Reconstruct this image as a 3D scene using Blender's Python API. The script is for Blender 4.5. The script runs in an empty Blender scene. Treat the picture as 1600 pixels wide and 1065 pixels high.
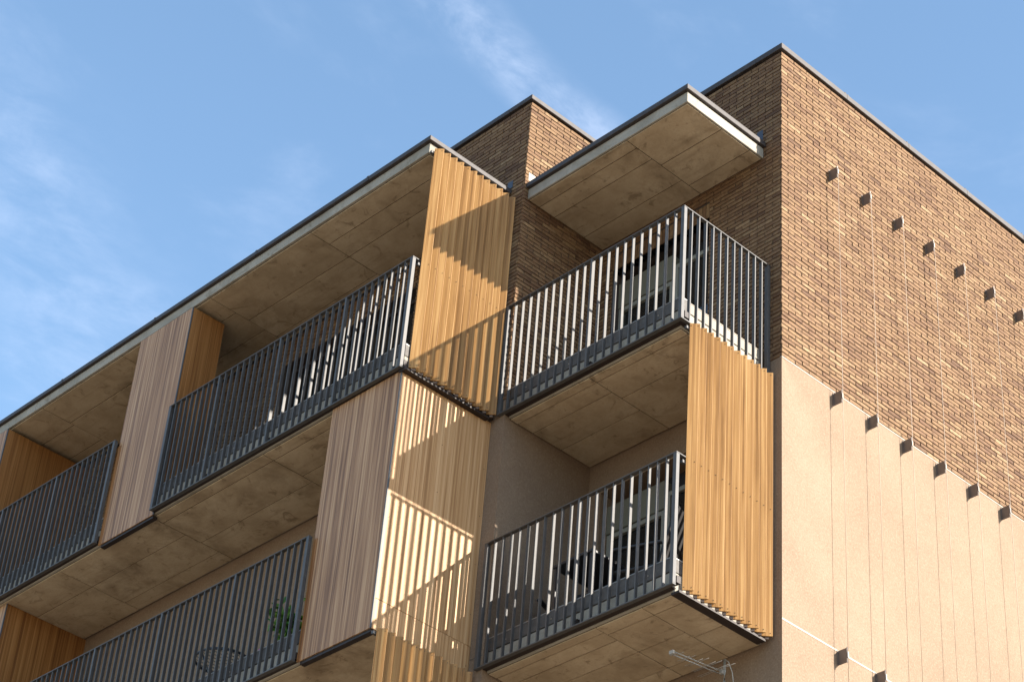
import bpy, bmesh, math, random
from mathutils import Vector, Matrix
random.seed(7)
S = bpy.context.scene
COL = S.collection

# ------------------------------------------------------------------ camera
CAM = Vector((11.64413, -13.62016, -13.05391))
RT = Vector((0.691183894, 0.719224207, 0.070578783))
DN = Vector((-0.387086197, 0.450918569, -0.804261600))
FW = Vector((-0.610269696, 0.528572591, 0.590069415))
cd = bpy.data.cameras.new('camera'); cam = bpy.data.objects.new('camera', cd); COL.objects.link(cam)
M = Matrix((RT, -DN, -FW)).transposed().to_4x4(); M.translation = CAM
cam.matrix_world = M
cd.sensor_width = 36.0; cd.lens = 78.18; cd.clip_start = 0.1; cd.clip_end = 5000
S.camera = cam

# ------------------------------------------------------------------ sky and sun
SUN = Vector((1.0, 0.466, 0.530)).normalized()
ELEV = math.asin(SUN.z)
w = bpy.data.worlds.new('World'); S.world = w; w.use_nodes = True
nt = w.node_tree; nt.nodes.clear()
def wn(t, **k):
    n = nt.nodes.new(t)
    for a, b in k.items(): setattr(n, a, b)
    return n
def lk(a, b): nt.links.new(a, b)
sky = wn('ShaderNodeTexSky', sky_type='NISHITA', sun_disc=False)
sky.sun_elevation = ELEV
sky.sun_rotation = math.atan2(SUN.x, SUN.y)
sky.altitude = 200; sky.air_density = 1.0; sky.dust_density = 0.5; sky.ozone_density = 1.6
SKY_STRENGTH = 0.115
bg = wn('ShaderNodeBackground'); bg.inputs['Strength'].default_value = SKY_STRENGTH
outw = wn('ShaderNodeOutputWorld')
def wm(op, a, b=None, c=None):
    n = wn('ShaderNodeMath', operation=op)
    for i, v in enumerate((a, b, c)):
        if v is None: continue
        if isinstance(v, (int, float)): n.inputs[i].default_value = v
        else: lk(v, n.inputs[i])
    return n.outputs[0]
tc = wn('ShaderNodeTexCoord'); sp = wn('ShaderNodeSeparateXYZ'); lk(tc.outputs['Generated'], sp.inputs[0])
zz = wm('MAXIMUM', sp.outputs[2], 0.06)
px = wm('DIVIDE', sp.outputs[0], zz); py = wm('DIVIDE', sp.outputs[1], zz)
cb = wn('ShaderNodeCombineXYZ'); lk(px, cb.inputs[0]); lk(py, cb.inputs[1])
def noise_w(scale, detail, rough, sx=1, sy=1, rot=0, dist=0.0):
    mp = wn('ShaderNodeMapping'); mp.inputs['Scale'].default_value = (sx, sy, 1); mp.inputs['Rotation'].default_value = (0, 0, rot)
    lk(cb.outputs[0], mp.inputs[0])
    n = wn('ShaderNodeTexNoise'); n.inputs['Scale'].default_value = scale; n.inputs['Detail'].default_value = detail
    n.inputs['Roughness'].default_value = rough; n.inputs['Distortion'].default_value = dist
    lk(mp.outputs[0], n.inputs[0]); return n.outputs[0]
n1 = noise_w(22, 7, 0.62, 1.0, 0.6, 0.3, 0.25)
n2 = noise_w(7.0, 6, 0.6, 1.0, 0.7, -0.4, 0.3)
n3 = noise_w(9.0, 3, 0.5)
def streak(ax, ay, nx, ny, width, wob):
    d = wm('ADD', wm('MULTIPLY', wm('SUBTRACT', px, ax), nx), wm('MULTIPLY', wm('SUBTRACT', py, ay), ny))
    d = wm('ADD', d, wm('MULTIPLY', wm('SUBTRACT', n3, 0.5), wob))
    return wm('SUBTRACT', 1.0, wm('MINIMUM', wm('DIVIDE', wm('ABSOLUTE', d), width), 1.0))
s1 = streak(-0.8085, 0.645, 0.990, 0.139, 0.034, 0.035)
s2 = streak(-1.20, 0.56, 0.80, 0.60, 0.12, 0.16)
def ramp_w(v, a, b):
    n = wn('ShaderNodeMapRange'); n.interpolation_type = 'SMOOTHSTEP'
    lk(v, n.inputs[0]); n.inputs[1].default_value = a; n.inputs[2].default_value = b; return n.outputs[0]
c1 = wm('MULTIPLY', wm('MULTIPLY', ramp_w(s1, 0.0, 1.0), ramp_w(n1, 0.30, 0.82)), 0.40)
c2 = wm('MULTIPLY', wm('MULTIPLY', wm('MULTIPLY', ramp_w(s2, 0.0, 0.9), ramp_w(px, -0.98, -1.14)), ramp_w(n1, 0.28, 0.85)), 0.20)
c3 = wm('MULTIPLY', ramp_w(n2, 0.5, 0.8), 0.12)
cl = wm('MINIMUM', wm('ADD', wm('ADD', c1, c2), c3), 0.85)
mixc = wn('ShaderNodeMixRGB'); lk(cl, mixc.inputs[0])
hsv = wn('ShaderNodeHueSaturation'); hsv.inputs['Hue'].default_value = 0.493; hsv.inputs['Saturation'].default_value = 1.0; hsv.inputs['Value'].default_value = 1.0
lk(sky.outputs[0], hsv.inputs['Color']); lk(hsv.outputs[0], mixc.inputs[1])
mixc.inputs[2].default_value = (3.6, 3.9, 4.7, 1)
lk(mixc.outputs[0], bg.inputs[0]); lk(bg.outputs[0], outw.inputs[0])

sl = bpy.data.lights.new('sun', 'SUN'); sl.energy = 5.0; sl.angle = math.radians(0.53); sl.color = (1.0, 0.91, 0.79)
so = bpy.data.objects.new('sun', sl); COL.objects.link(so); so.location = SUN * 60
so.rotation_euler = (-SUN).to_track_quat('-Z', 'Y').to_euler()
vs = S.view_settings; vs.view_transform = 'Standard'; vs.look = 'None'; vs.exposure = 1.62; vs.gamma = 1.0; vs.use_curve_mapping = False
S.render.engine = 'CYCLES'
S.cycles.use_denoising = True
S.cycles.max_bounces = 8; S.cycles.diffuse_bounces = 5

# ------------------------------------------------------------------ materials
class N:
    def __init__(s, name):
        s.m = bpy.data.materials.new(name); s.m.use_nodes = True
        s.t = s.m.node_tree; s.b = s.t.nodes['Principled BSDF']
    def n(s, t, **k):
        x = s.t.nodes.new(t)
        for a, b in k.items(): setattr(x, a, b)
        return x
    def l(s, a, b): s.t.links.new(a, b)
    def math(s, op, a, b=None, clamp=False):
        x = s.n('ShaderNodeMath', operation=op); x.use_clamp = clamp
        for i, v in enumerate((a, b)):
            if v is None: continue
            if isinstance(v, (int, float)): x.inputs[i].default_value = v
            else: s.l(v, x.inputs[i])
        return x.outputs[0]
    def coord(s, scale=(1, 1, 1), rnd=True):
        tc = s.n('ShaderNodeTexCoord'); mp = s.n('ShaderNodeMapping'); mp.inputs['Scale'].default_value = scale
        if rnd:
            oi = s.n('ShaderNodeObjectInfo'); v = s.n('ShaderNodeVectorMath', operation='SCALE')
            c = s.n('ShaderNodeCombineXYZ')
            s.l(oi.outputs['Random'], c.inputs[0]); s.l(s.math('MULTIPLY', oi.outputs['Random'], 7.3), c.inputs[1]); s.l(s.math('MULTIPLY', oi.outputs['Random'], 3.1), c.inputs[2])
            s.l(c.outputs[0], v.inputs[0]); v.inputs['Scale'].default_value = 13.0
            a = s.n('ShaderNodeVectorMath', operation='ADD'); s.l(tc.outputs['Object'], a.inputs[0]); s.l(v.outputs[0], a.inputs[1])
            s.l(a.outputs[0], mp.inputs[0])
        else:
            ge = s.n('ShaderNodeNewGeometry'); s.l(ge.outputs['Position'], mp.inputs[0])
        return mp.outputs[0]
    def noise(s, vec, scale, detail=4, rough=0.55, dist=0.0):
        x = s.n('ShaderNodeTexNoise'); x.inputs['Scale'].default_value = scale; x.inputs['Detail'].default_value = detail
        x.inputs['Roughness'].default_value = rough; x.inputs['Distortion'].default_value = dist
        s.l(vec, x.inputs['Vector']); return x.outputs[0]
    def ramp(s, v, stops, interp='LINEAR'):
        x = s.n('ShaderNodeValToRGB'); x.color_ramp.interpolation = interp
        e = x.color_ramp.elements
        while len(e) < len(stops): e.new(0.5)
        for i, (p, c) in enumerate(stops):
            e[i].position = p; e[i].color = (c[0], c[1], c[2], 1) if not isinstance(c, (int, float)) else (c, c, c, 1)
        s.l(v, x.inputs[0]); return x.outputs[0]
    def mix(s, f, a, b, mode='MIX'):
        x = s.n('ShaderNodeMixRGB', blend_type=mode)
        for i, v in enumerate((f, a, b)):
            if isinstance(v, (int, float)): x.inputs[i].default_value = v if i == 0 else (v, v, v, 1)
            elif isinstance(v, tuple): x.inputs[i].default_value = (v[0], v[1], v[2], 1)
            else: s.l(v, x.inputs[i])
        return x.outputs[0]
    def bump(s, h, strength=0.3, dist=0.01):
        x = s.n('ShaderNodeBump'); x.inputs['Strength'].default_value = strength; x.inputs['Distance'].default_value = dist
        s.l(h, x.inputs['Height']); s.l(x.outputs[0], s.b.inputs['Normal'])
    def set(s, col=None, rough=0.8, metal=0.0, spec=0.3):
        if col is not None:
            if isinstance(col, tuple): s.b.inputs['Base Color'].default_value = (*col, 1)
            else: s.l(col, s.b.inputs['Base Color'])
        if isinstance(rough, (int, float)): s.b.inputs['Roughness'].default_value = rough
        else: s.l(rough, s.b.inputs['Roughness'])
        s.b.inputs['Metallic'].default_value = metal
        s.b.inputs['Specular IOR Level'].default_value = spec
        return s.m

def brick_mat():
    m = N('brick')
    oi = m.n('ShaderNodeObjectInfo'); ge = m.n('ShaderNodeNewGeometry')
    r = m.math('FRACT', m.math('ADD', m.math('MULTIPLY', oi.outputs['Random'], 17.31), ge.outputs['Random Per Island']))
    r2 = m.math('FRACT', m.math('MULTIPLY', r, 7.77))
    base = m.ramp(r, [(0.0, (0.090, 0.049, 0.028)), (0.08, (0.126, 0.071, 0.037)), (0.35, (0.168, 0.100, 0.051)), (0.8, (0.196, 0.122, 0.063)), (0.95, (0.222, 0.145, 0.078)), (1.0, (0.30, 0.207, 0.116))])
    v = m.coord((1, 1, 1), rnd=False)
    n = m.noise(v, 26, 5, 0.65)
    c = m.mix(m.ramp(n, [(0.42, 0.0), (0.72, 0.8)]), base, (0.083, 0.047, 0.030))
    n2 = m.noise(v, 9, 4, 0.6)
    c = m.mix(m.ramp(n2, [(0.5, 0.0), (0.75, 0.5)]), c, (0.275, 0.176, 0.094))
    c = m.mix(m.math('MULTIPLY', r2, 0.14), c, (0.165, 0.088, 0.066))
    n3 = m.noise(v, 160, 3, 0.7)
    c = m.mix(m.ramp(n3, [(0.35, 0.35), (0.55, 0.0)]), c, (0.050, 0.028, 0.019))
    m.bump(m.math('ADD', m.math('MULTIPLY', n, 0.6), m.math('MULTIPLY', n3, 0.4)), 0.5, 0.006)
    return m.set(c, 0.85, 0, 0.25)
def mortar_mat():
    m = N('mortar'); v = m.coord(rnd=False); n = m.noise(v, 60, 4)
    return m.set(m.ramp(n, [(0.3, (0.035, 0.028, 0.026)), (0.7, (0.075, 0.062, 0.055))]), 0.95, 0, 0.1)
def stucco_mat():
    m = N('stucco'); v = m.coord(rnd=False)
    n = m.noise(v, 60, 5, 0.8); n2 = m.noise(v, 1.1, 7, 0.7); n4 = m.noise(v, 48, 4, 0.7)
    c = m.ramp(n2, [(0.25, (0.176, 0.127, 0.090)), (0.55, (0.212, 0.156, 0.112)), (0.8, (0.240, 0.181, 0.134))])
    c = m.mix(m.ramp(n, [(0.34, 0.6), (0.50, 0.0)]), c, (0.120, 0.082, 0.056))
    c = m.mix(m.ramp(n4, [(0.48, 0.0), (0.66, 0.6)]), c, (0.272, 0.207, 0.152))
    m.bump(m.math('ADD', n, m.math('MULTIPLY', n4, 0.7)), 0.3, 0.008)
    return m.set(c, 0.92, 0, 0.12)
def concrete_mat(name, lo, mid, hi, stain, stain_amt):
    m = N(name); v = m.coord(rnd=True); vw = m.coord((1, 1, 1), rnd=False)
    n = m.noise(v, 2.2, 7, 0.62, 0.3); nf = m.noise(v, 38, 4, 0.6)
    c = m.ramp(n, [(0.28, lo), (0.52, mid), (0.75, hi)])
    ns = m.noise(vw, 1.35, 6, 0.68, 0.5)
    c = m.mix(m.ramp(ns, [(0.52, 0.0), (0.70, stain_amt)]), c, stain)
    vb = m.coord((1.2, 14, 14), rnd=True); nb = m.noise(vb, 1.0, 4, 0.6)
    c = m.mix(m.ramp(nb, [(0.55, 0.0), (0.8, 0.35)]), c, stain)
    c = m.mix(m.ramp(nf, [(0.34, 0.35), (0.5, 0.0)]), c, lo)
    vo = m.n('ShaderNodeTexVoronoi'); vo.inputs['Scale'].default_value = 13; m.l(vw, vo.inputs['Vector'])
    c = m.mix(m.ramp(vo.outputs['Distance'], [(0.03, 0.75), (0.075, 0.0)]), c, stain)
    nm = m.noise(vw, 5.5, 8, 0.72, 0.8)
    c = m.mix(m.ramp(nm, [(0.565, 0.0), (0.64, stain_amt * 0.85)]), c, stain)
    c = m.mix(m.ramp(nm, [(0.30, 0.5), (0.42, 0.0)]), c, hi)
    oi = m.n('ShaderNodeObjectInfo')
    c = m.mix(m.math('MULTIPLY', oi.outputs['Random'], 0.22), c, lo)
    m.bump(m.math('ADD', nf, m.math('MULTIPLY', n, 0.5)), 0.25, 0.006)
    return m.set(c, 0.85, 0, 0.25)
def wood_mat(name, dark, mid, light, spec=0.35, rough=0.45, fr=52, wa=0.55):
    m = N(name)
    v1 = m.coord((fr, fr, 0.40)); v2 = m.coord((170, 170, 1.6)); v3 = m.coord((10, 10, 0.35)); v4 = m.coord((14, 14, 1.1))
    a = m.noise(v1, 1.0, 4, 0.6, 0.15); b = m.noise(v2, 1.0, 3, 0.6); d = m.noise(v3, 1.0, 3, 0.55)
    wv = m.n('ShaderNodeTexWave', wave_type='RINGS', rings_direction='Z'); wv.inputs['Scale'].default_value = 1.3; wv.inputs['Distortion'].default_value = 5.0
    wv.inputs['Detail'].default_value = 3.0; m.l(v4, wv.inputs['Vector'])
    t = m.math('ADD', m.math('MULTIPLY', a, wa), m.math('ADD', m.math('MULTIPLY', b, 0.2), m.math('MULTIPLY', d, 0.8 - wa)))
    t = m.math('ADD', t, m.math('MULTIPLY', m.math('SUBTRACT', wv.outputs[0], 0.5), 0.05))
    c = m.ramp(t, [(0.38, dark), (0.5, mid), (0.62, light)])
    oi = m.n('ShaderNodeObjectInfo')
    c = m.mix(m.math('MULTIPLY', oi.outputs['Random'], 0.25), c, mid)
    m.bump(b, 0.12, 0.002)
    return m.set(c, rough, 0, spec)
def metal_mat(name, col, col2, rough=0.45, metal=0.0, spec=0.5):
    m = N(name); v = m.coord(rnd=True); n = m.noise(v, 14, 4, 0.6); n2 = m.noise(v, 110, 3, 0.6)
    c = m.mix(m.ramp(n, [(0.35, 0.0), (0.7, 1.0)]), col, col2)
    r = m.math('ADD', m.math('MULTIPLY', n2, 0.16), rough - 0.08)
    m.bump(n2, 0.06, 0.002)
    return m.set(c, r, metal, spec)
def plain(name, col, rough=0.6, metal=0.0, spec=0.4, var=0.25):
    m = N(name); v = m.coord(rnd=True); n = m.noise(v, 20, 4, 0.6)
    return m.set(m.mix(m.math('MULTIPLY', n, var), col, tuple(x * 0.45 for x in col)), rough, metal, spec)

MAT = {}
MAT['brick'] = brick_mat(); MAT['mortar'] = mortar_mat(); MAT['stucco'] = stucco_mat()
MAT['edge'] = concrete_mat('concrete_edge', (0.215, 0.20, 0.17), (0.29, 0.272, 0.235), (0.345, 0.325, 0.285), (0.12, 0.095, 0.06), 0.45)
MAT['soffit'] = concrete_mat('concrete_soffit', (0.31, 0.243, 0.163), (0.435, 0.355, 0.250), (0.52, 0.44, 0.325), (0.105, 0.068, 0.036), 0.60)
MAT['joint'] = plain('concrete_joint', (0.055, 0.038, 0.022), 0.95)
MAT['wood'] = wood_mat('wood', (0.150, 0.073, 0.022), (0.290, 0.156, 0.053), (0.42, 0.255, 0.105), 0.25, 0.5, 44, 0.6)
MAT['warmwood'] = wood_mat('wood_return', (0.125, 0.048, 0.015), (0.245, 0.108, 0.033), (0.36, 0.182, 0.066), 0.3, 0.45)  # same wood for the shaded returns, warm bounced light put into its colour
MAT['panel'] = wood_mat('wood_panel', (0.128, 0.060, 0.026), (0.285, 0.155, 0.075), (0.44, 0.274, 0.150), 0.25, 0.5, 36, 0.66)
MAT['side'] = wood_mat('wood_side_sunlit', (0.240, 0.125, 0.052), (0.43, 0.258, 0.125), (0.57, 0.385, 0.22), 0.25, 0.5, 36, 0.66)  # brighter copy of the panel wood, sunlit glare put into the colour
MAT['rail'] = metal_mat('railing_paint', (0.060, 0.059, 0.060), (0.078, 0.076, 0.076), 0.5, 0.0, 0.3)
MAT['coping'] = metal_mat('coping_metal', (0.034, 0.029, 0.029), (0.050, 0.043, 0.042), 0.55, 0.0, 0.3)
MAT['kerb'] = metal_mat('kerb_metal', (0.060, 0.055, 0.053), (0.095, 0.088, 0.082), 0.6, 0.0, 0.3)
MAT['steel'] = metal_mat('dark_steel', (0.020, 0.014, 0.013), (0.030, 0.021, 0.019), 0.55, 0.0, 0.3)
MAT['fin'] = metal_mat('fin_metal', (0.13, 0.098, 0.080), (0.165, 0.127, 0.105), 0.5, 0.1, 0.4)
MAT['galv'] = metal_mat('galvanised', (0.26, 0.26, 0.255), (0.34, 0.34, 0.33), 0.4, 0.3, 0.5)
MAT['bead'] = plain('white_bead', (0.31, 0.275, 0.23), 0.6)
MAT['cable'] = plain('cable', (0.36, 0.28, 0.21), 0.5)
MAT['frame'] = plain('window_frame', (0.234, 0.239, 0.211), 0.45)
MAT['shutter'] = plain('shutter_box', (0.153, 0.153, 0.122), 0.55)
MAT['screw'] = plain('screw', (0.10, 0.07, 0.04), 0.4, 0.4)
MAT['black'] = plain('black_fabric', (0.018, 0.017, 0.018), 0.55)
MAT['blackmetal'] = plain('black_metal', (0.022, 0.024, 0.03), 0.35, 0.0, 0.5)
MAT['flash'] = plain('flashing', (0.06, 0.065, 0.085), 0.4, 0.3)
MAT['pot'] = plain('pot', (0.16, 0.09, 0.055), 0.7)
MAT['soil'] = plain('soil', (0.03, 0.02, 0.014), 0.95)
MAT['pink'] = plain('pink_cloth', (0.45, 0.06, 0.34), 0.8)
MAT['roofing'] = plain('roofing', (0.12, 0.12, 0.12), 0.9)
MAT['white'] = plain('white_plastic', (0.34, 0.34, 0.33), 0.5)
def leaf_mat():
    m = N('leaf'); oi = m.n('ShaderNodeNewGeometry')
    c = m.ramp(oi.outputs['Random Per Island'], [(0.0, (0.035, 0.11, 0.015)), (0.6, (0.07, 0.20, 0.025)), (1.0, (0.16, 0.28, 0.04))])
    return m.set(c, 0.5, 0, 0.4)
MAT['leaf'] = leaf_mat()
def glass_mat():
    m = N('window_glass'); v = m.coord(rnd=True); n = m.noise(v, 2.0, 2)
    m.bump(n, 0.02, 0.01)
    return m.set((0.014, 0.015, 0.015), 0.04, 0, 0.5)
MAT['glass'] = glass_mat()
def ground_mat():
    m = N('ground'); v = m.coord(rnd=False); n = m.noise(v, 0.4, 6, 0.6); n2 = m.noise(v, 18, 4, 0.6)
    c = m.ramp(n, [(0.3, (0.235, 0.183, 0.128)), (0.7, (0.31, 0.246, 0.177))])
    c = m.mix(m.ramp(n2, [(0.4, 0.3), (0.6, 0.0)]), c, (0.12, 0.10, 0.08))
    return m.set(c, 0.9, 0, 0.2)
MAT['ground'] = ground_mat()

# ------------------------------------------------------------------ helpers
WL = {}
def wloc(o): return WL.get(o.name, Vector((0, 0, 0)))
def empty(name, loc, label=None, cat=None, group=None):
    o = bpy.data.objects.new(name, None); COL.objects.link(o); o.location = loc; o.empty_display_size = 0.1
    WL[o.name] = Vector(loc)
    tag(o, label, cat, group); return o
def tag(o, label=None, cat=None, group=None, kind=None):
    if label: o['label'] = label
    if cat: o['category'] = cat
    if group: o['group'] = group
    if kind: o['kind'] = kind
    return o
def obj(name, me, parent=None, loc=(0, 0, 0), rz=0.0):
    """link mesh me; loc is the world position (parents are never rotated)"""
    o = bpy.data.objects.new(name, me); COL.objects.link(o)
    WL[o.name] = Vector(loc)
    if parent is not None:
        o.parent = parent; o.location = Vector(loc) - wloc(parent)
    else: o.location = loc
    o.rotation_euler = (0, 0, rz)
    return o
def mesh(name, verts, faces, mat, smooth=False):
    me = bpy.data.meshes.new(name); me.from_pydata([tuple(v) for v in verts], [], faces); me.materials.append(MAT[mat])
    if smooth:
        for p in me.polygons: p.use_smooth = True
    me.update(); return me
BF = [(0, 3, 2, 1), (4, 5, 6, 7), (0, 1, 5, 4), (1, 2, 6, 5), (2, 3, 7, 6), (3, 0, 4, 7)]
def boxv(a, b):
    (x0, y0, z0), (x1, y1, z1) = a, b
    return [(x0, y0, z0), (x1, y0, z0), (x1, y1, z0), (x0, y1, z0), (x0, y0, z1), (x1, y0, z1), (x1, y1, z1), (x0, y1, z1)]
def bevbox(a, b, mat, bev=0.004):
    bm = bmesh.new(); vs = [bm.verts.new(v) for v in boxv(a, b)]
    for f in BF: bm.faces.new([vs[i] for i in f])
    if bev: bmesh.ops.bevel(bm, geom=bm.edges[:], offset=bev, segments=1, affect='EDGES')
    me = bpy.data.meshes.new('box'); bm.to_mesh(me); bm.free(); me.materials.append(MAT[mat]); return me
def box(name, a, b, mat, parent=None, bev=0.0):
    """box given by world corners; origin at its centre-bottom"""
    o0 = Vector(((a[0] + b[0]) / 2, (a[1] + b[1]) / 2, min(a[2], b[2])))
    lo = tuple(min(a[i], b[i]) - o0[i] for i in range(3)); hi = tuple(max(a[i], b[i]) - o0[i] for i in range(3))
    return obj(name, bevbox(lo, hi, mat, bev), parent, o0)
def tube_mesh(pts, r, mat, n=8, cap=True):
    pts = [Vector(p) for p in pts]; V = []; F = []
    up = Vector((0, 0, 1))
    for i, p in enumerate(pts):
        d = (pts[min(i + 1, len(pts) - 1)] - pts[max(i - 1, 0)]).normalized()
        u = d.cross(up)
        if u.length < 1e-3: u = d.cross(Vector((1, 0, 0)))
        u.normalize(); v = d.cross(u)
        for k in range(n):
            a = 2 * math.pi * k / n; V.append(p + r * (math.cos(a) * u + math.sin(a) * v))
    for i in range(len(pts) - 1):
        for k in range(n): F.append((i * n + k, i * n + (k + 1) % n, (i + 1) * n + (k + 1) % n, (i + 1) * n + k))
    if cap: F.append(tuple(range(n - 1, -1, -1))); F.append(tuple((len(pts) - 1) * n + k for k in range(n)))
    return mesh('tube', V, F, mat, smooth=True)

# ------------------------------------------------------------------ dimensions (metres, z = 0 at the brick/render line)
YM = -1.262          # front of the middle block and left wing wall
XM = -2.64           # right side of the middle block
GZ = -14.65
LEFT = -13.0
ST = 2.93            # storey
TOP = 4.142

g = mesh('ground', [(-600, -600, 0), (600, -600, 0), (600, 600, 0), (-600, 600, 0)], [(0, 1, 2, 3)], 'ground')
tag(obj('ground', g, None, (0, 0, GZ)), kind='structure')

B = empty('apartment_building', (0, 0, GZ), 'brick and beige render apartment block with stacked concrete balconies and flat roofs', 'building')

# ------------------------------------------------------------------ brickwork
BL, BH, BJ, PR = 0.2105, 0.0510, 0.0100, 0.011
def brick_rects(u0, u1, z0, z1, holes=(), phase=0):
    out = []
    nrow = int(round((z1 - z0) / BH))
    for r in range(nrow):
        za = z0 + r * BH + BJ / 2; zb = z0 + (r + 1) * BH - BJ / 2
        u = u0 - (BL / 2 if (r + phase) % 2 else 0.0)
        while u < u1 - 0.012:
            a = max(u + BJ / 2, u0 + (0 if u <= u0 else 0)); b = min(u + BL - BJ / 2, u1)
            if u < u0: a = u0
            segs = [(a, b)]
            for (ha, hb, hz0, hz1) in holes:
                if zb > hz0 and za < hz1:
                    ns = []
                    for (p, q) in segs:
                        if q <= ha or p >= hb: ns.append((p, q))
                        else:
                            if p < ha: ns.append((p, ha))
                            if q > hb: ns.append((hb, q))
                    segs = ns
            for (p, q) in segs:
                if q - p > 0.015: out.append((p, q, za, zb))
            u += BL
    return out
def brick_verts(axis, plane, p, q, za, zb, d):
    """5 visible faces of a brick on a wall: axis 'x' wall normal +x (u=y), axis 'y' wall normal -y (u=x)"""
    j = lambda s: random.uniform(-s, s)
    e = 0.0012
    c = [(p + j(e), za + j(e)), (q + j(e), za + j(e)), (q + j(e), zb + j(e)), (p + j(e), zb + j(e))]
    ch = 0.0025
    cc = [(c[0][0] + ch, c[0][1] + ch), (c[1][0] - ch, c[1][1] + ch), (c[2][0] - ch, c[2][1] - ch), (c[3][0] + ch, c[3][1] - ch)]
    t = j(0.0025)
    if axis == 'x':
        return [(plane - 0.002, u, z) for u, z in c] + [(plane + d - 0.002 + t, u, z) for u, z in c] + [(plane + d + t + j(0.0008), u, z) for u, z in cc]
    return [(u, plane + 0.002, z) for u, z in c] + [(u, plane - d + 0.002 - t, z) for u, z in c] + [(u, plane - d - t + j(0.0008), z) for u, z in cc]
def brick_faces(axis):
    f = [(8, 9, 10, 11)]
    for i in range(4):
        k = (i + 1) % 4
        f.append((i, k, 4 + k, 4 + i)); f.append((4 + i, 4 + k, 8 + k, 8 + i))
    return f
def area_score(axis, plane, p, q, z):
    u = (p + q) / 2
    P = Vector((plane, u, z)) if axis == 'x' else Vector((u, plane, z))
    d = P - CAM; zc = d.dot(FW)
    ix = 0.5 + d.dot(RT) / zc * 78.18 / 36.0; iy = 0.5 + d.dot(DN) / zc * 78.18 / 36.0 * 1024 / 681
    if not (0 < ix < 1 and 0 < iy < 1): return 0
    n = Vector((1, 0, 0)) if axis == 'x' else Vector((0, -1, 0))
    return (q - p) * (-d.normalized().dot(n)) / d.length_squared
walls = []
def brick_wall(backing_boxes, axis, plane, rects, single=False):
    V = []; F = []
    for a, b in backing_boxes:
        k = len(V); V += boxv(a, b); F += [tuple(i + k for i in f) for f in BF]
    o = obj('brick_wall', mesh('brick_wall', [Vector(v) - Vector((0, 0, 0)) for v in V], F, 'mortar'), B, (0, 0, 0))
    walls.append((o, axis, plane, rects, single))
    return o
# tower side (normal +x) and tower front (normal -y)
HUP = (-2.46, -1.005, -0.2, 2.525)
brick_wall([((-0.28, 0.0, 0.0), (0.0, 9.0, TOP))], 'x', 0.0, brick_rects(-PR, 7.0, 0.0, 4.13, phase=0), True)
brick_wall([((XM, 0.0, 0.0), (HUP[0], 0.28, 2.33)), ((HUP[1], 0.0, 0.0), (-0.281, 0.28, 2.33)), ((XM, 0.0, 2.33), (-0.281, 0.28, TOP))], 'y', 0.0,
           brick_rects(XM, 0.0, 0.0, 4.13, [HUP], 1), True)
# middle block side and front + left wing
brick_wall([((XM - 0.28, YM, 0.0), (XM, 3.0, TOP))], 'x', XM, brick_rects(YM - PR, 0.0, 0.0, 4.13, phase=0))
HUL = (-6.75, -4.35, -0.2, 2.33)
brick_wall([((HUL[1], YM, 0.0), (XM - 0.281, YM + 0.28, TOP)), ((-6.5, YM, 2.34), (HUL[1], YM + 0.28, TOP)),
            ((LEFT, YM, 0.0), (HUL[0], YM + 0.28, 2.90)), ((HUL[0], YM, 2.34), (-6.5, YM + 0.28, 2.90))], 'y', YM,
           brick_rects(-4.35, XM, 0.0, 4.13, [], 1) + brick_rects(LEFT, -4.35, 0.0, 2.70, [HUL], 0))
cand = []
for wi, (o, ax, pl, rects, single) in enumerate(walls):
    if not single: continue
    for ri, (p, q, za, zb) in enumerate(rects):
        if abs((q - p) - (BL - BJ)) < 0.002 and (ax == 'x' or p > -0.98):
            cand.append((area_score(ax, pl, p, q, (za + zb) / 2), wi, ri))
cand.sort(reverse=True)
chosen = set((wi, ri) for s, wi, ri in cand[:300] if s > 0)
shared = {}
for ax in 'xy':
    shared[ax] = []
    for k in range(16):
        v = brick_verts(ax, 0.0, -(BL - BJ) / 2, (BL - BJ) / 2, -(BH - BJ) / 2, (BH - BJ) / 2, PR)
        shared[ax].append(mesh('brick', v, brick_faces(ax), 'brick'))
for wi, (o, ax, pl, rects, single) in enumerate(walls):
    V = []; F = []; bf = brick_faces(ax)
    for ri, (p, q, za, zb) in enumerate(rects):
        if (wi, ri) in chosen:
            u = (p + q) / 2; z = (za + zb) / 2
            obj('brick', random.choice(shared[ax]), o, (pl, u, z) if ax == 'x' else (u, pl, z))
        else:
            k = len(V); V += brick_verts(ax, pl, p, q, za, zb, PR); F += [tuple(i + k for i in f) for f in bf]
    tag(obj('brickwork', mesh('brickwork', V, F, 'brick'), o, (0, 0, 0)), kind='stuff')
# soldier courses over the upper openings
for (x0, x1, wo) in ((HUP[0], HUP[1], walls[1][0]),):
    n = int((x1 - x0) / 0.052)
    for i in range(n):
        a = x0 + (x1 - x0) * i / n + 0.004; b = x0 + (x1 - x0) * (i + 1) / n - 0.004
        h = random.uniform(-0.002, 0.002)
        obj('lintel_brick', mesh('lintel_brick', boxv((a - (a + b) / 2, -PR + h, 0), (b - (a + b) / 2, 0.10, 0.19)), BF, 'brick'), wo, ((a + b) / 2, 0.0, 2.33))

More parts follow.
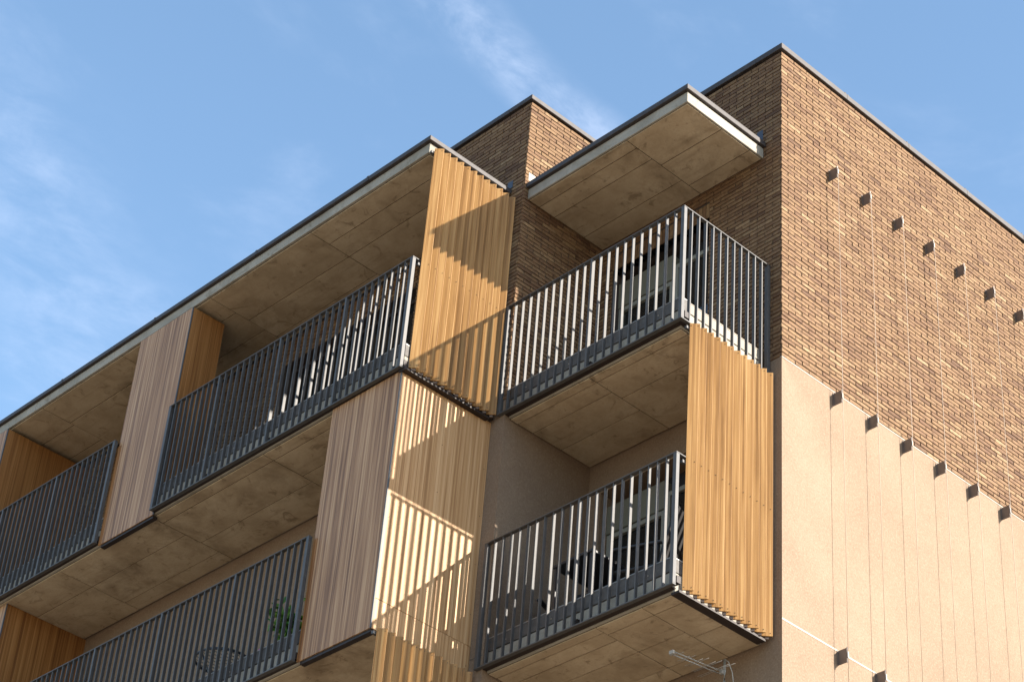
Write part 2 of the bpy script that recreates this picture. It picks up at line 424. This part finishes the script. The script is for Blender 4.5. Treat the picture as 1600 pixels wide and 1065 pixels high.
# ------------------------------------------------------------------ rendered walls (below z = 0)
HLP = (-2.46, -1.005, -2.75, -0.60)
HLL = (-5.3, -3.7, -2.75, -0.75)
SP = 0.004
box('render_wall', (-0.28, -SP, GZ), (SP, 9.0, -0.002), 'stucco', B)
def wall_with_hole(axis_y, x0, x1, h, ybk):
    box('render_wall', (x0, axis_y, h[3]), (x1, ybk, -0.002), 'stucco', B)
    box('render_wall', (x0, axis_y, GZ), (x1, ybk, h[2]), 'stucco', B)
    box('render_wall', (x0, axis_y, h[2]), (h[0], ybk, h[3]), 'stucco', B)
    box('render_wall', (h[1], axis_y, h[2]), (x1, ybk, h[3]), 'stucco', B)
wall_with_hole(-SP, XM + SP, -0.281, HLP, 0.28)
box('render_wall', (XM - 0.28, YM - SP, GZ), (XM + SP, 3.0, -0.002), 'stucco', B)
wall_with_hole(YM - SP, LEFT, XM - 0.281, HLL, YM + 0.28)
# light beads at the joints of the render
box('joint_bead', (-0.02, -SP - 0.002, -0.013), (SP + 0.004, 9.0, -0.0005), 'bead', B)
for zb in (-2.955,):
    box('joint_bead', (0.0, -SP - 0.002, zb - 0.009), (SP + 0.003, 9.0, zb + 0.009), 'bead', B)
    box('joint_groove', (XM - 0.25, YM - SP - 0.002, zb - 0.014), (XM + SP + 0.002, YM, zb - 0.006), 'kerb', B)
# corner beads
box('corner_bead', (XM - 0.004, YM - SP - 0.003, GZ), (XM + SP + 0.003, YM + 0.004, -0.01), 'stucco', B)
# flat roofs closing the volumes, and room backs
box('roof_deck', (XM - 0.2, 0.285, 3.9), (-0.285, 9.0, 4.0), 'roofing', B)
box('roof_deck', (-6.5, YM + 0.285, 3.9), (XM - 0.285, 3.0, 4.0), 'roofing', B)
box('roof_deck', (LEFT, YM + 0.285, 2.8), (-6.51, 3.0, 2.9), 'roofing', B)
box('end_wall', (-6.5, YM + 0.285, 2.905), (-6.25, 3.0, TOP), 'mortar', B)

# ------------------------------------------------------------------ copings
def coping(x0, y0, x1, y1, z0, z1, parent=B): return box('coping', (x0, y0, z0), (x1, y1, z1), 'coping', parent, 0.004)
OV = 0.045
coping(-0.33, -OV, OV, 9.0, TOP, 4.218)
coping(XM + 0.03, -OV, -0.332, 0.33, TOP, 4.218)
coping(XM - 0.33, YM - OV, XM + OV, 3.0, TOP, 4.205)
coping(-6.55, YM - OV, XM - 0.332, YM + 0.33, TOP, 4.205)
for y in (1.06, 2.17, 3.27, 4.38, 5.49):
    box('coping_lap', (OV - 0.002, y + 0.02, TOP - 0.002), (OV + 0.0025, y + 0.05, 4.2195), 'coping', B)
    box('coping_clip', (0.022, y - 0.012, 4.2175), (0.040, y + 0.012, 4.236), 'steel', B)

# ------------------------------------------------------------------ concrete slabs with soffit panels
def soffit_panels(slab, xs, ys_by_bay, z, t=0.011, gap=0.005):
    yy = [y for b in ys_by_bay for y in b]
    box('joint_bed', (xs[0], min(yy), z - 0.002), (xs[-1], max(yy), z + 0.003), 'joint', slab)
    for i in range(len(xs) - 1):
        ys = ys_by_bay[i % len(ys_by_bay)]
        for k in range(len(ys) - 1):
            h = random.uniform(-0.0015, 0.0015)
            box('soffit_panel', (xs[i] + gap, ys[k] + gap, z - t + h), (xs[i + 1] - gap, ys[k + 1] - gap, z + 0.001), 'soffit', slab, 0.0025)
def slab(name, x0, x1, y0, y1, z0, z1, xs, ysb, lip=0.018):
    o = box(name, (x0, y0, z0), (x1, y1, z1), 'edge', B, 0.004)
    soffit_panels(o, xs, ysb, z0)
    return o
# canopy over the upper right balcony
c = slab('concrete_canopy', XM + 0.01, -0.242, -1.211, -0.012, 2.722, 2.858, [XM + 0.012, -1.135, -0.262],
         [[-1.19, -1.03, -0.795, -0.325, -0.02], [-1.19, -0.655, -0.21, -0.02]])
coping(XM + 0.012, -1.25, -0.208, -0.012, 2.862, 2.928, c)
# left roof slab
xl = [-13.0, -10.36, -8.6, -6.80, -4.93, -2.90]
c = slab('roof_slab', LEFT, -2.878, -2.46, YM - 0.012, 2.737, 2.868, xl,
         [[-2.43, -1.94, -1.5, -1.29], [-2.43, -2.0, -1.29], [-2.43, -2.05, -1.6, -1.29], [-2.43, -1.85, -1.42, -1.29], [-2.43, -2.15, -1.85, -1.29]])
coping(LEFT, -2.50, -2.835, YM - 0.012, 2.872, 2.932, c)
for x in (-3.9, -5.9, -7.9, -9.9):
    box('coping_lap', (x, -2.5035, 2.870), (x + 0.035, -2.4985, 2.9335), 'coping', c)
box('casting_joint', (-10.515, -2.4635, 2.742), (-10.497, -2.4575, 2.862), 'bead', c)
# right balcony slabs
def kerb(slabo, x0, x1, y0, y1, z, side):
    k = box('kerb', (x0, y0 - 0.006, z + 0.014), (x1, y0 + 0.12, z + 0.152), 'kerb', slabo, 0.003)
    box('kerb_trim', (x0, y0 - 0.009, z + 0.1525), (x1, y0 + 0.12, z + 0.160), 'galv', slabo)
    if side:
        box('kerb', (x1 - 0.12, y0 + 0.121, z + 0.014), (x1 + 0.006, y1, z + 0.132), 'edge', slabo, 0.003)
        box('kerb_trim', (x1 - 0.12, y0 + 0.121, z + 0.1325), (x1 + 0.009, y1, z + 0.140), 'bead', slabo)
    x = x1 - 0.3
    while x > x0:
        box('fixing', (x - 0.006, y0 - 0.012, z + 0.060), (x + 0.006, y0 - 0.0055, z + 0.072), 'bead', slabo)
        x -= 0.62
    box('floor_finish', (x0, y0 + 0.122, z + 0.012), (x1 - 0.122 if side else x1, y1 - 0.001, z + 0.09), 'edge', slabo)
for z, xs, ysb in ((0.0, [XM + 0.012, -1.49, -0.25], [[-1.19, -1.08, -0.86, -0.45, -0.02], [-1.19, -1.08, -0.72, -0.02]]),
                   (-ST, [XM + 0.012, -1.2, -0.62, -0.25], [[-1.19, -1.08, -0.9, -0.62, -0.22, -0.02], [-1.19, -1.03, -0.62, -0.22, -0.02], [-1.19, -1.03, -0.5, -0.02]])):
    s = slab('balcony_slab', XM + 0.01, -0.232, -1.21, -0.012, z - 0.212, z + 0.008, xs, ysb)
    kerb(s, XM + 0.012, -0.232, -1.21, -0.014, z, True)
for z, xs, ysb in ((0.0, [-13.0, -11.0, -8.96, -7.12, -5.13, -2.90], [[-2.45, -1.99, -1.5, -1.29], [-2.45, -1.98, -1.29], [-2.45, -1.98, -1.5, -1.29], [-2.45, -2.3, -1.76, -1.29], [-2.45, -2.3, -1.9, -1.55, -1.29]]),
                   (-ST, [-13.0, -11.0, -8.96, -7.12, -5.13, -2.90], [[-2.45, -1.8, -1.29], [-2.45, -2.0, -1.29]])):
    s = slab('balcony_slab', LEFT, -2.872, -2.48, YM - 0.012, z - 0.215, z + 0.008, xs, ysb)
    kerb(s, LEFT, -2.872, -2.48, YM - 0.014, z, False)

# flashing boxes beside the slab ends
for a, b in (((-2.915, YM - 0.014, 2.965), (-2.830, YM - 0.004, 3.065)), ((-0.330, -0.014, 2.985), (-0.250, -0.004, 3.13))):
    box('flashing_box', a, b, 'flash', B)
box('flashing_box', (XM + 0.004, -1.225, 2.985), (XM + 0.014, -1.125, 3.10), 'bead', B)  # same flashing on the sunlit wall, its lit look painted as a paler colour

# ------------------------------------------------------------------ windows
def window(x0, x1, z0, z1, y, box_h=0.0, fm='frame', bm_='shutter'):
    w = empty('window', ((x0 + x1) / 2, y, z0)); w.parent = B; w.location = w.location - wloc(B)
    zt = z1 - box_h
    if box_h: box('shutter_box', (x0, y - 0.035, zt + 0.003), (x1, y + 0.10, z1), bm_, w, 0.004)
    f = 0.055
    box('frame', (x0, y - 0.02, z0), (x0 + f, y + 0.06, zt), fm, w, 0.004)
    box('frame', (x1 - f, y - 0.02, z0), (x1, y + 0.06, zt), fm, w, 0.004)
    box('frame', (x0 + f + 0.001, y - 0.02, zt - f), (x1 - f - 0.001, y + 0.06, zt), fm, w, 0.004)
    box('frame', (x0 + f + 0.001, y - 0.02, z0), (x1 - f - 0.001, y + 0.06, z0 + f), fm, w, 0.004)
    box('pane', (x0 + f + 0.001, y + 0.015, z0 + f + 0.001), (x1 - f - 0.001, y + 0.035, zt - f - 0.001), 'glass', w)
    return w
def backing(x0, x1, y, z0, z1): box('room_back', (x0, y, z0), (x1, y + 0.05, z1), 'black', B)
for dz, h in ((0, HUP), (-ST, HLP)):
    window(-2.455, -1.63, 0.10 + dz, 2.20 + dz, 0.13, 0.34)
    window(-1.625, -1.01, 0.10 + dz, 2.05 + dz, 0.13)
    backing(-2.455, -1.01, 0.24, 0.05 + dz, 2.32 + dz)
for a, b in ((-6.74, -5.56), (-5.55, -4.36)): window(a, b, 0.10, 2.32, YM + 0.13, 0.0, 'steel')
for a, b in ((-5.29, -4.50), (-4.49, -3.71)): window(a, b, -ST + 0.19, -0.76, YM + 0.13, 0.25, 'steel', 'kerb')

# ------------------------------------------------------------------ railings
BARX = bevbox((-0.0065, -0.0155, 0), (0.0065, 0.0155, 1), 'rail', 0)       # bar of a front railing (unit height)
BARL = bevbox((-0.006, -0.0175, 0), (0.006, 0.0175, 1), 'rail', 0)
BARY = bevbox((-0.018, -0.0065, 0), (0.018, 0.0065, 1), 'rail', 0)
def bar(name, me, root, x, y, z0, z1):
    o = obj(name, me, root, (x, y, z0)); o.scale = (1, 1, z1 - z0); return o
def railing(label, x0, x1, y, z0, z1, posts, spacing=0.113, side=None, group=None, stub=False, topside=None):
    """front railing along x at y; side = y of the far end of a return along +y at x1"""
    r = empty('balcony_railing', ((x0 + x1) / 2, y, z0), label, 'railing', 'railings along the balcony edges')
    h = 0.0225
    box('top_rail', (x0 - h, y - h, z1 - 0.012), (x1 + h, y + h, z1), 'rail', r, 0.0015)
    box('bottom_rail', (x0 - h, y - h, z0), (x1 + h, y + h, z0 + 0.014), 'rail', r, 0.0015)
    for p in posts:
        if p in (posts[0], posts[-1]): box('post', (p - h + 0.001, y - h + 0.001, z0 + 0.0145), (p + h - 0.001, y + h - 0.001, z1 - 0.0125), 'rail', r, 0.002)
        else: box('post', (p - 0.014, y - h + 0.001, z0 + 0.0145), (p + 0.014, y + h - 0.001, z1 - 0.0125), 'rail', r, 0.002)
        box('bracket', (p - 0.03, y + h + 0.0005, z0 + 0.03), (p + 0.03, y + 0.075, z0 + 0.10), 'steel', r)
    box('bottom_plate', (x0 - h, y + h + 0.0005, z0 + 0.001), (x1 - (h + 0.001 if side is not None else -h), y + (0.075 if YR - 0.01 < y else 0.055), z0 + 0.011), 'steel', r)
    if side is not None and not stub: box('bottom_plate', (-0.229, y + 0.076, z0 + 0.001), (x1 - h - 0.0005, side, z0 + 0.011), 'steel', r)
    ps = sorted(posts)
    for a, b in zip(ps, ps[1:]):
        n = max(1, int(round((b - a) / spacing)))
        for i in range(1, n):
            bar('bar', BARX if y > -2 else BARL, r, a + (b - a) * i / n, y, z0 + 0.0145, z1 - 0.0125)
    if side is not None:
        box('top_rail', (x1 - h, y + h + 0.0005, z1 - 0.012), (x1 + h, side, z1), 'rail', r, 0.0015)
        if not stub:
            box('bottom_rail', (x1 - h, y + h + 0.0005, z0), (x1 + h, side, z0 + 0.014), 'rail', r, 0.0015)
            box('post', (x1 - h + 0.001, side - 0.045, z0 + 0.0145), (x1 + h - 0.001, side - 0.001, z1 - 0.0125), 'rail', r, 0.002)
            n = int(round((side - 0.02 - y) / 0.1065))
            for i in range(1, n): bar('bar', BARY, r, x1, y + (side - 0.02 - y) * i / n, z0 + 0.0145, z1 - 0.0125)
    return r
YR, YL = -1.288, -2.538
railing('grey corner railing of upper right balcony with open bars turning round its right side', -2.690, -0.160, YR, -0.195, 1.202, [-2.690, -1.435, -0.160], 0.113, side=-0.010)
railing('grey railing of lower right balcony ending at the slatted wood screen', -2.690, -0.160, YR, -0.195 - ST, 1.202 - ST, [-2.690, -1.400, -0.160], 0.113, side=-1.152, stub=True)
railing('long grey railing of upper left balcony between wood panel and slatted screen', -7.02, -2.826, YL, -0.205, 1.205, [-7.02, -6.09, -4.99, -3.88, -2.826], 0.107, side=-2.435, stub=True)
railing('grey railing at left edge of photo beside tall mauve wood panel', -11.6, -8.135, YL, -0.205, 1.205, [-11.6, -10.52, -9.33, -8.135], 0.107)
railing('lowest long grey railing in front of the potted plant and round table', -10.1, -3.945, YL, -0.205 - ST, 1.205 - ST - 0.02, [-10.1, -8.84, -7.60, -6.37, -5.105, -3.945], 0.107)

# ------------------------------------------------------------------ slatted screens
SA = math.atan2(0.7192, 0.6912)
def screw_mesh():
    V = []; F = []
    n = 8
    for zc in (0, -0.003):
        for k in range(n): V.append((0.0045 * math.cos(2 * math.pi * k / n), zc, 0.0045 * math.sin(2 * math.pi * k / n)))
    F.append(tuple(range(n, 2 * n)))
    for k in range(n): F.append((k, (k + 1) % n, n + (k + 1) % n, n + k))
    return mesh('screw', V, F, 'screw')
SCREW = screw_mesh()
def slat_screen(label, xr, y_first, pitch, n, z0, z1, zmid):
    r = empty('slatted_screen', (xr - 0.03, y_first + pitch * n / 2, z0), label, 'screen', 'slatted timber screens')
    slat = bevbox((-0.051, 0.0, 0), (0.051, 0.014, z1 - z0), 'wood', 0.0015)
    for i in range(n):
        R = Vector((xr, y_first + pitch * i, z0))
        c = R - Vector((math.cos(SA), math.sin(SA), 0)) * 0.051
        s = obj('slat', slat, r, c, SA + random.uniform(-0.012, 0.012))
        for (sx, sz) in ((0.030, z1 - z0 - 0.03), (-0.036, z1 - z0 - 0.03), (0.030, zmid - z0), (-0.036, 0.028), (0.030, 0.028)):
            q = bpy.data.objects.new('screw', SCREW); COL.objects.link(q); q.parent = s; q.location = (sx, -0.0002, sz)
        q = bpy.data.objects.new('clip', CLIP); COL.objects.link(q); q.parent = s; q.location = (0.0, 0.0145, -0.021)
    y0 = y_first - 0.10; y1 = y_first + pitch * (n - 1) - 0.03
    for z, m in ((zmid - 0.012, 'rail'), (z1 - 0.06, 'rail')):
        box('support_rail', (xr - 0.115, y0, z), (xr - 0.085, y1, z + 0.03), m, r)
    box('support_rail', (xr - 0.160, y0 - 0.02, z0 - 0.045), (xr - 0.060, y1, z0 - 0.022), 'steel', r)
    return r
CLIP = mesh('clip', boxv((-0.016, 0.0, 0.0), (0.016, 0.02, 0.05)), BF, 'fin')
slat_screen('golden slatted timber screen beside the lower right balcony, fully in sun', -0.065, -1.113, 0.0964, 12, -3.138, -0.200, -1.785)
slat_screen('slatted timber screen under the left roof crossed by a diagonal shadow', -2.705, -2.394, 0.0975, 12, -0.190, 2.722, 1.130)
slat_screen('slatted timber screen cut off by bottom edge of photo below the striped panel', -2.705, -2.394, 0.0975, 12, -6.00, -3.150, -4.70)

# ------------------------------------------------------------------ flat wood cladding
def panel_box(label, x0, x1, z0, z1, y0, yb, split=None, strip=True):
    r = empty('wood_clad_box', ((x0 + x1) / 2, y0, z0), label, 'cladding')
    t = 0.012
    zs = max(z0, z0 + 0.40) if z0 > -1 or split else z0     # returns stand on the kerb, not in the slab
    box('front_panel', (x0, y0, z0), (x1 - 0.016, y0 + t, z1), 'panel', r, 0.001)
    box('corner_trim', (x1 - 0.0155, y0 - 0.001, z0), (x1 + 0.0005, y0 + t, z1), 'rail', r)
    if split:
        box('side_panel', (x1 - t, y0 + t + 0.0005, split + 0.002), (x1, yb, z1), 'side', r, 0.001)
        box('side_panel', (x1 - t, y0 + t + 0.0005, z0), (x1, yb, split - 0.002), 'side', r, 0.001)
        for yy in (y0 + 0.05, (y0 + yb) / 2, yb - 0.04):
            zz_ = z0 + 0.1
            while zz_ < z1:
                q = obj('screw', SCREW, r, (x1 + 0.0005, yy, zz_), math.pi / 2); zz_ += 0.56
    else:
        box('side_panel', (x1 - t, y0 + t + 0.0005, zs), (x1, yb, z1), 'warmwood', r, 0.001)
    box('side_panel', (x0, y0 + t + 0.0005, zs), (x0 + t, yb, z1 - 0.02), 'warmwood', r, 0.001)
    box('bottom_frame', (x0 + 0.03, y0 + 0.016, z0 - 0.03), (x1 - 0.02, y0 + 0.075, z0 - 0.002), 'steel', r)
    if strip: box('edge_strip', (x0, y0 - 0.004, z0), (x0 + 0.055, y0 - 0.0005, z0 + 1.36), 'warmwood', r)  # thin orange strip, proud of the left edge, up to rail height
    return r
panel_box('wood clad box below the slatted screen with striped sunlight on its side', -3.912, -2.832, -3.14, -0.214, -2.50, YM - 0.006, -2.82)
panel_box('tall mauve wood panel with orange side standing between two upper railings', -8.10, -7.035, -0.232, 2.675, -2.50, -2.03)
panel_box('orange wood side panel under the roof at the left edge of the photo', -12.2, -11.035, -0.232, 2.675, -2.50, YM - 0.006, None, False)
panel_box('orange wood side panel at the lower left corner below the balcony slab', -11.3, -10.105, -2.735, -0.230, -2.42, YM - 0.006, None, False)
b2 = box('frame_angle', (-3.93, -2.515, -0.205), (-2.79, -2.49, -0.172), 'steel'); tag(b2, 'dark steel angle between the upper left railing and the wood clad box', 'angle')
box('return', (-2.815, -2.4895, -0.205), (-2.79, YM - 0.02, -0.172), 'steel', b2)

# ------------------------------------------------------------------ cable brackets and cables on the side wall
def fin(y, z, label):
    r = empty('cable_bracket', (0, y, z), label, 'bracket', 'brown cable brackets on the side wall')
    V = boxv((0.004, -0.003, -0.075), (0.112, 0.003, 0.075))
    obj('plate', mesh('plate', V, BF, 'fin'), r, (0, y, z))
    obj('edge_flange', mesh('edge_flange', boxv((0.1125, -0.010, -0.080), (0.117, 0.010, 0.080)), BF, 'fin'), r, (0, y, z))
    obj('cable_clamp', mesh('cable_clamp', boxv((0.1175, -0.006, -0.03), (0.126, 0.006, 0.03)), BF, 'galv'), r, (0, y, z))
    obj('foot_plate', mesh('foot_plate', boxv((0.0, -0.018, -0.078), (0.0115, -0.0035, 0.078)), BF, 'fin'), r, (0, y, z))
ORD = ['nearest to the building corner', 'second from the building corner', 'third from the building corner', 'fourth from the building corner', 'fifth from the building corner', 'sixth from the building corner', 'seventh from the building corner', 'eighth from the building corner']
rows = ((2.845, 'high on the sunlit brick wall', 8), (-0.110, 'on the line where brick meets render', 7), (-3.030, 'on the lowest pale joint of the render', 3))
FY = [0.79 + 0.5600 * k for k in range(8)]
for z, where, n in rows:
    for k in range(n):
        fin(FY[k], z, 'brown bracket %s, %s' % (where, ORD[k]))
for k in range(8):
    t = obj('trellis_cable', tube_mesh([(0.124, 0, 0), (0.1245, 0.001, 3.0), (0.124, 0, 6.4)], 0.0031, 'cable', 6), None, (0, FY[k], -3.5))
    tag(t, 'thin steel cable hanging down the side wall, %s' % ORD[k], 'cable', 'thin steel cables on the side wall')

# ------------------------------------------------------------------ antenna
A = empty('television_antenna', (-0.565, -0.16, -3.62), 'bare metal television antenna mounted under the lower right balcony slab', 'antenna')
za = -3.40
for dx in (-0.011, 0.011):
    obj('boom', tube_mesh([(0, 0, 0), (0.085 - 0.17, 0, 0)] if False else [(-0.085, -0.53, 0), (0, 0, 0)], 0.0060, 'galv', 8), A, (-0.565 + dx, -0.213, za + dx * 0.8))
box('boom_cap', (-0.675, -0.765, za - 0.018), (-0.627, -0.742, za + 0.018), 'white', A)
for i in range(10):
    t = i / 9
    L = 0.05 + 0.16 * t ** 1.2
    y = -0.73 + 0.50 * t; x = -0.648 + 0.08 * t
    obj('element', tube_mesh([(-L, 0, 0), (L, 0, 0)], 0.0022, 'galv', 6), A, (x, y, za + (0.012 if i % 2 else -0.012)))
obj('mast', tube_mesh([(0, 0, 0.14), (0, 0, 0.02), (0, -0.002, -0.10), (0, 0.03, -0.18), (0, 0.16, -0.20)], 0.014, 'galv', 10), A, (-0.545, -0.165, za))
obj('clamp', bevbox((-0.018, -0.018, -0.022), (0.018, 0.018, 0.022), 'galv', 0.004), A, (-0.550, -0.195, za))
obj('cable', tube_mesh([(0, 0, 0.14), (0.03, 0.01, 0.11), (0.06, 0.03, 0.0), (0.06, 0.05, -0.12), (0.03, 0.08, -0.22), (0.0, 0.14, -0.25)], 0.005, 'white', 6), A, (-0.540, -0.160, za))

# ------------------------------------------------------------------ balcony furniture
def armchair(loc, rz, label):
    r = empty('garden_chair', loc, label, 'chair', 'black garden chairs on the lower right balcony'); r.rotation_euler = (0, 0, rz)
    def p(name, me, l=(0, 0, 0)):
        o = bpy.data.objects.new(name, me); COL.objects.link(o); o.parent = r; o.location = l
    for sx in (-0.27, 0.27):
        p('leg', tube_mesh([(sx, -0.24, 0), (sx, -0.25, 0.62)], 0.013, 'blackmetal'))
        p('leg', tube_mesh([(sx, 0.26, 0), (sx, 0.20, 0.45), (sx, 0.22, 0.64)], 0.013, 'blackmetal'))
        p('armrest', bevbox((sx - 0.028, -0.27, 0.625), (sx + 0.028, 0.25, 0.648), 'blackmetal', 0.006))
    p('seat', bevbox((-0.25, -0.25, 0.40), (0.25, 0.22, 0.435), 'black', 0.01))
    V = []; F = []
    prof = [(0.20, 0.42), (0.24, 0.60), (0.30, 0.80), (0.38, 1.02)]
    for (y, z) in prof:
        for x, o in ((-0.245, 0.0), (0.245, 0.0), (0.245, 0.022), (-0.245, 0.022)): V.append((x, y + o, z))
    for i in range(3):
        for k in range(4): F.append((i * 4 + k, i * 4 + (k + 1) % 4, i * 4 + 4 + (k + 1) % 4, i * 4 + 4 + k))
    F += [(3, 2, 1, 0), (12, 13, 14, 15)]
    p('backrest', mesh('backrest', V, F, 'black'))
fz = -ST + 0.09
armchair((-2.30, -0.42, fz), math.radians(20), 'black garden chair with high back standing left on the lower right balcony')
armchair((-1.12, -0.62, fz), math.radians(-70), 'black garden chair standing near the slatted screen on the lower right balcony')
T = empty('garden_table', (-1.75, -0.72, fz), 'small black garden table between the two chairs on the lower right balcony', 'table')
box('table_top', (-2.02, -1.02, fz + 0.70), (-1.48, -0.42, fz + 0.73), 'blackmetal', T, 0.004)
for dx in (-0.24, 0.24):
    for dy in (-0.27, 0.27): box('leg', (-1.75 + dx - 0.015, -0.72 + dy - 0.015, fz), (-1.75 + dx + 0.015, -0.72 + dy + 0.015, fz + 0.699), 'blackmetal', T)

def ring_mesh(rad, r, mat, n=40):
    V = []; F = []; k = 6
    for i in range(n):
        a = 2 * math.pi * i / n
        for j in range(k):
            b = 2 * math.pi * j / k; rr = rad + r * math.cos(b); V.append((rr * math.cos(a), rr * math.sin(a), r * 1.6 * math.sin(b)))
    for i in range(n):
        for j in range(k): F.append((i * k + j, ((i + 1) % n) * k + j, ((i + 1) % n) * k + (j + 1) % k, i * k + (j + 1) % k))
    return mesh('ring', V, F, mat, True)
T = empty('round_table', (-6.10, -1.88, fz), 'dark round wire table behind the lowest left railing', 'table')
obj('rim', ring_mesh(0.30, 0.011, 'blackmetal'), T, (-6.10, -1.88, fz + 0.70))
for i in range(-4, 5):
    x = i * 0.062; L = math.sqrt(0.30 ** 2 - x * x)
    obj('wire', tube_mesh([(x, -L, 0), (x, L, 0)], 0.004, 'blackmetal', 6), T, (-6.10, -1.88, fz + 0.70))
for k in range(3):
    a = 2 * math.pi * k / 3 + 0.5
    obj('leg', tube_mesh([(0.27 * math.cos(a), 0.27 * math.sin(a), 0.69), (0.05 * math.cos(a), 0.05 * math.sin(a), 0.36), (0.26 * math.cos(a), 0.26 * math.sin(a), 0.0)], 0.010, 'blackmetal'), T, (-6.10, -1.88, fz))
Cc = empty('folding_chair', (-5.55, -1.80, fz), 'dark folding chair beside the round table on the lowest left balcony', 'chair')
for sx in (-0.19, 0.19):
    obj('leg', tube_mesh([(sx, -0.22, 0), (sx, 0.20, 0.84)], 0.011, 'blackmetal'), Cc, (-5.55, -1.80, fz))
    obj('leg', tube_mesh([(sx * 0.9, 0.22, 0), (sx * 0.9, -0.18, 0.45)], 0.011, 'blackmetal'), Cc, (-5.55, -1.80, fz))
for i in range(5): box('seat_slat', (-5.73, -1.99 + i * 0.078, fz + 0.445), (-5.37, -1.99 + i * 0.078 + 0.06, fz + 0.46), 'blackmetal', Cc)
for z in (0.68, 0.78): box('back_slat', (-5.74, -1.80 + 0.2 * (z - 0.42) / 0.42 - 0.02, fz + z), (-5.36, -1.80 + 0.2 * (z - 0.42) / 0.42, fz + z + 0.06), 'blackmetal', Cc)
pk = box('cushion', (-5.36, -1.98, fz + 0.462), (-5.28, -1.86, fz + 0.57), 'pink', None, 0.02)
tag(pk, 'small pink cloth hanging by the folding chair behind the lowest railing', 'cloth')

def plant(loc, label, h, spread, n):
    r = empty('potted_plant', loc, label, 'plant', 'plants behind the lowest left railing')
    V = []; F = []; m = 16
    prof = [(0.11, 0), (0.15, 0.26), (0.165, 0.26), (0.165, 0.30), (0.145, 0.30), (0.14, 0.27)]
    for rr, z in prof:
        for k in range(m): V.append((rr * math.cos(2 * math.pi * k / m), rr * math.sin(2 * math.pi * k / m), z))
    for i in range(len(prof) - 1):
        for k in range(m): F.append((i * m + k, i * m + (k + 1) % m, (i + 1) * m + (k + 1) % m, (i + 1) * m + k))
    F.append(tuple(range(m - 1, -1, -1)))
    obj('pot', mesh('pot', V, F, 'pot'), r, loc)
    obj('soil', mesh('soil', [(0.14 * math.cos(2 * math.pi * k / m), 0.14 * math.sin(2 * math.pi * k / m), 0.272) for k in range(m)], [tuple(range(m))], 'soil'), r, loc)
    LV = []; LF = []
    for s in range(9):
        a = random.uniform(0, 6.28); sp = random.uniform(0.2, 1) * spread; hh = h * random.uniform(0.6, 1)
        obj('stem', tube_mesh([(0.03 * math.cos(a), 0.03 * math.sin(a), 0.26), (0.5 * sp * math.cos(a), 0.5 * sp * math.sin(a), 0.27 + hh * 0.55), (sp * math.cos(a), sp * math.sin(a), 0.27 + hh)], 0.006, 'leaf', 6), r, loc)
        for i in range(n):
            t = random.uniform(0.3, 1.0); c = Vector((sp * t * math.cos(a), sp * t * math.sin(a), 0.27 + hh * t))
            d = Vector((random.gauss(0, 1), random.gauss(0, 1), random.gauss(0.1, 0.6))).normalized(); L = random.uniform(0.08, 0.15)
            sd = d.cross(Vector((random.gauss(0, 1), random.gauss(0, 1), 1))).normalized() * L * 0.28
            k = len(LV); nn = d.cross(sd).normalized() * L * 0.12
            LV += [c, c + d * L * 0.5 + sd, c + d * L - nn, c + d * L * 0.5 - sd, c + d * L * 0.5 + nn * 0.9]
            LF += [(k, k + 1, k + 4), (k + 1, k + 2, k + 4), (k + 2, k + 3, k + 4), (k + 3, k, k + 4)]
    tag(obj('foliage', mesh('foliage', LV, LF, 'leaf'), r, loc), kind='stuff')
plant((-4.72, -2.02, fz), 'bushy green potted plant behind the right end of the lowest left railing', 0.62, 0.30, 26)
plant((-4.30, -1.95, fz), 'green potted plant half hidden by the wood clad box on the lowest left balcony', 0.66, 0.26, 22)
bpy.context.view_layer.update()
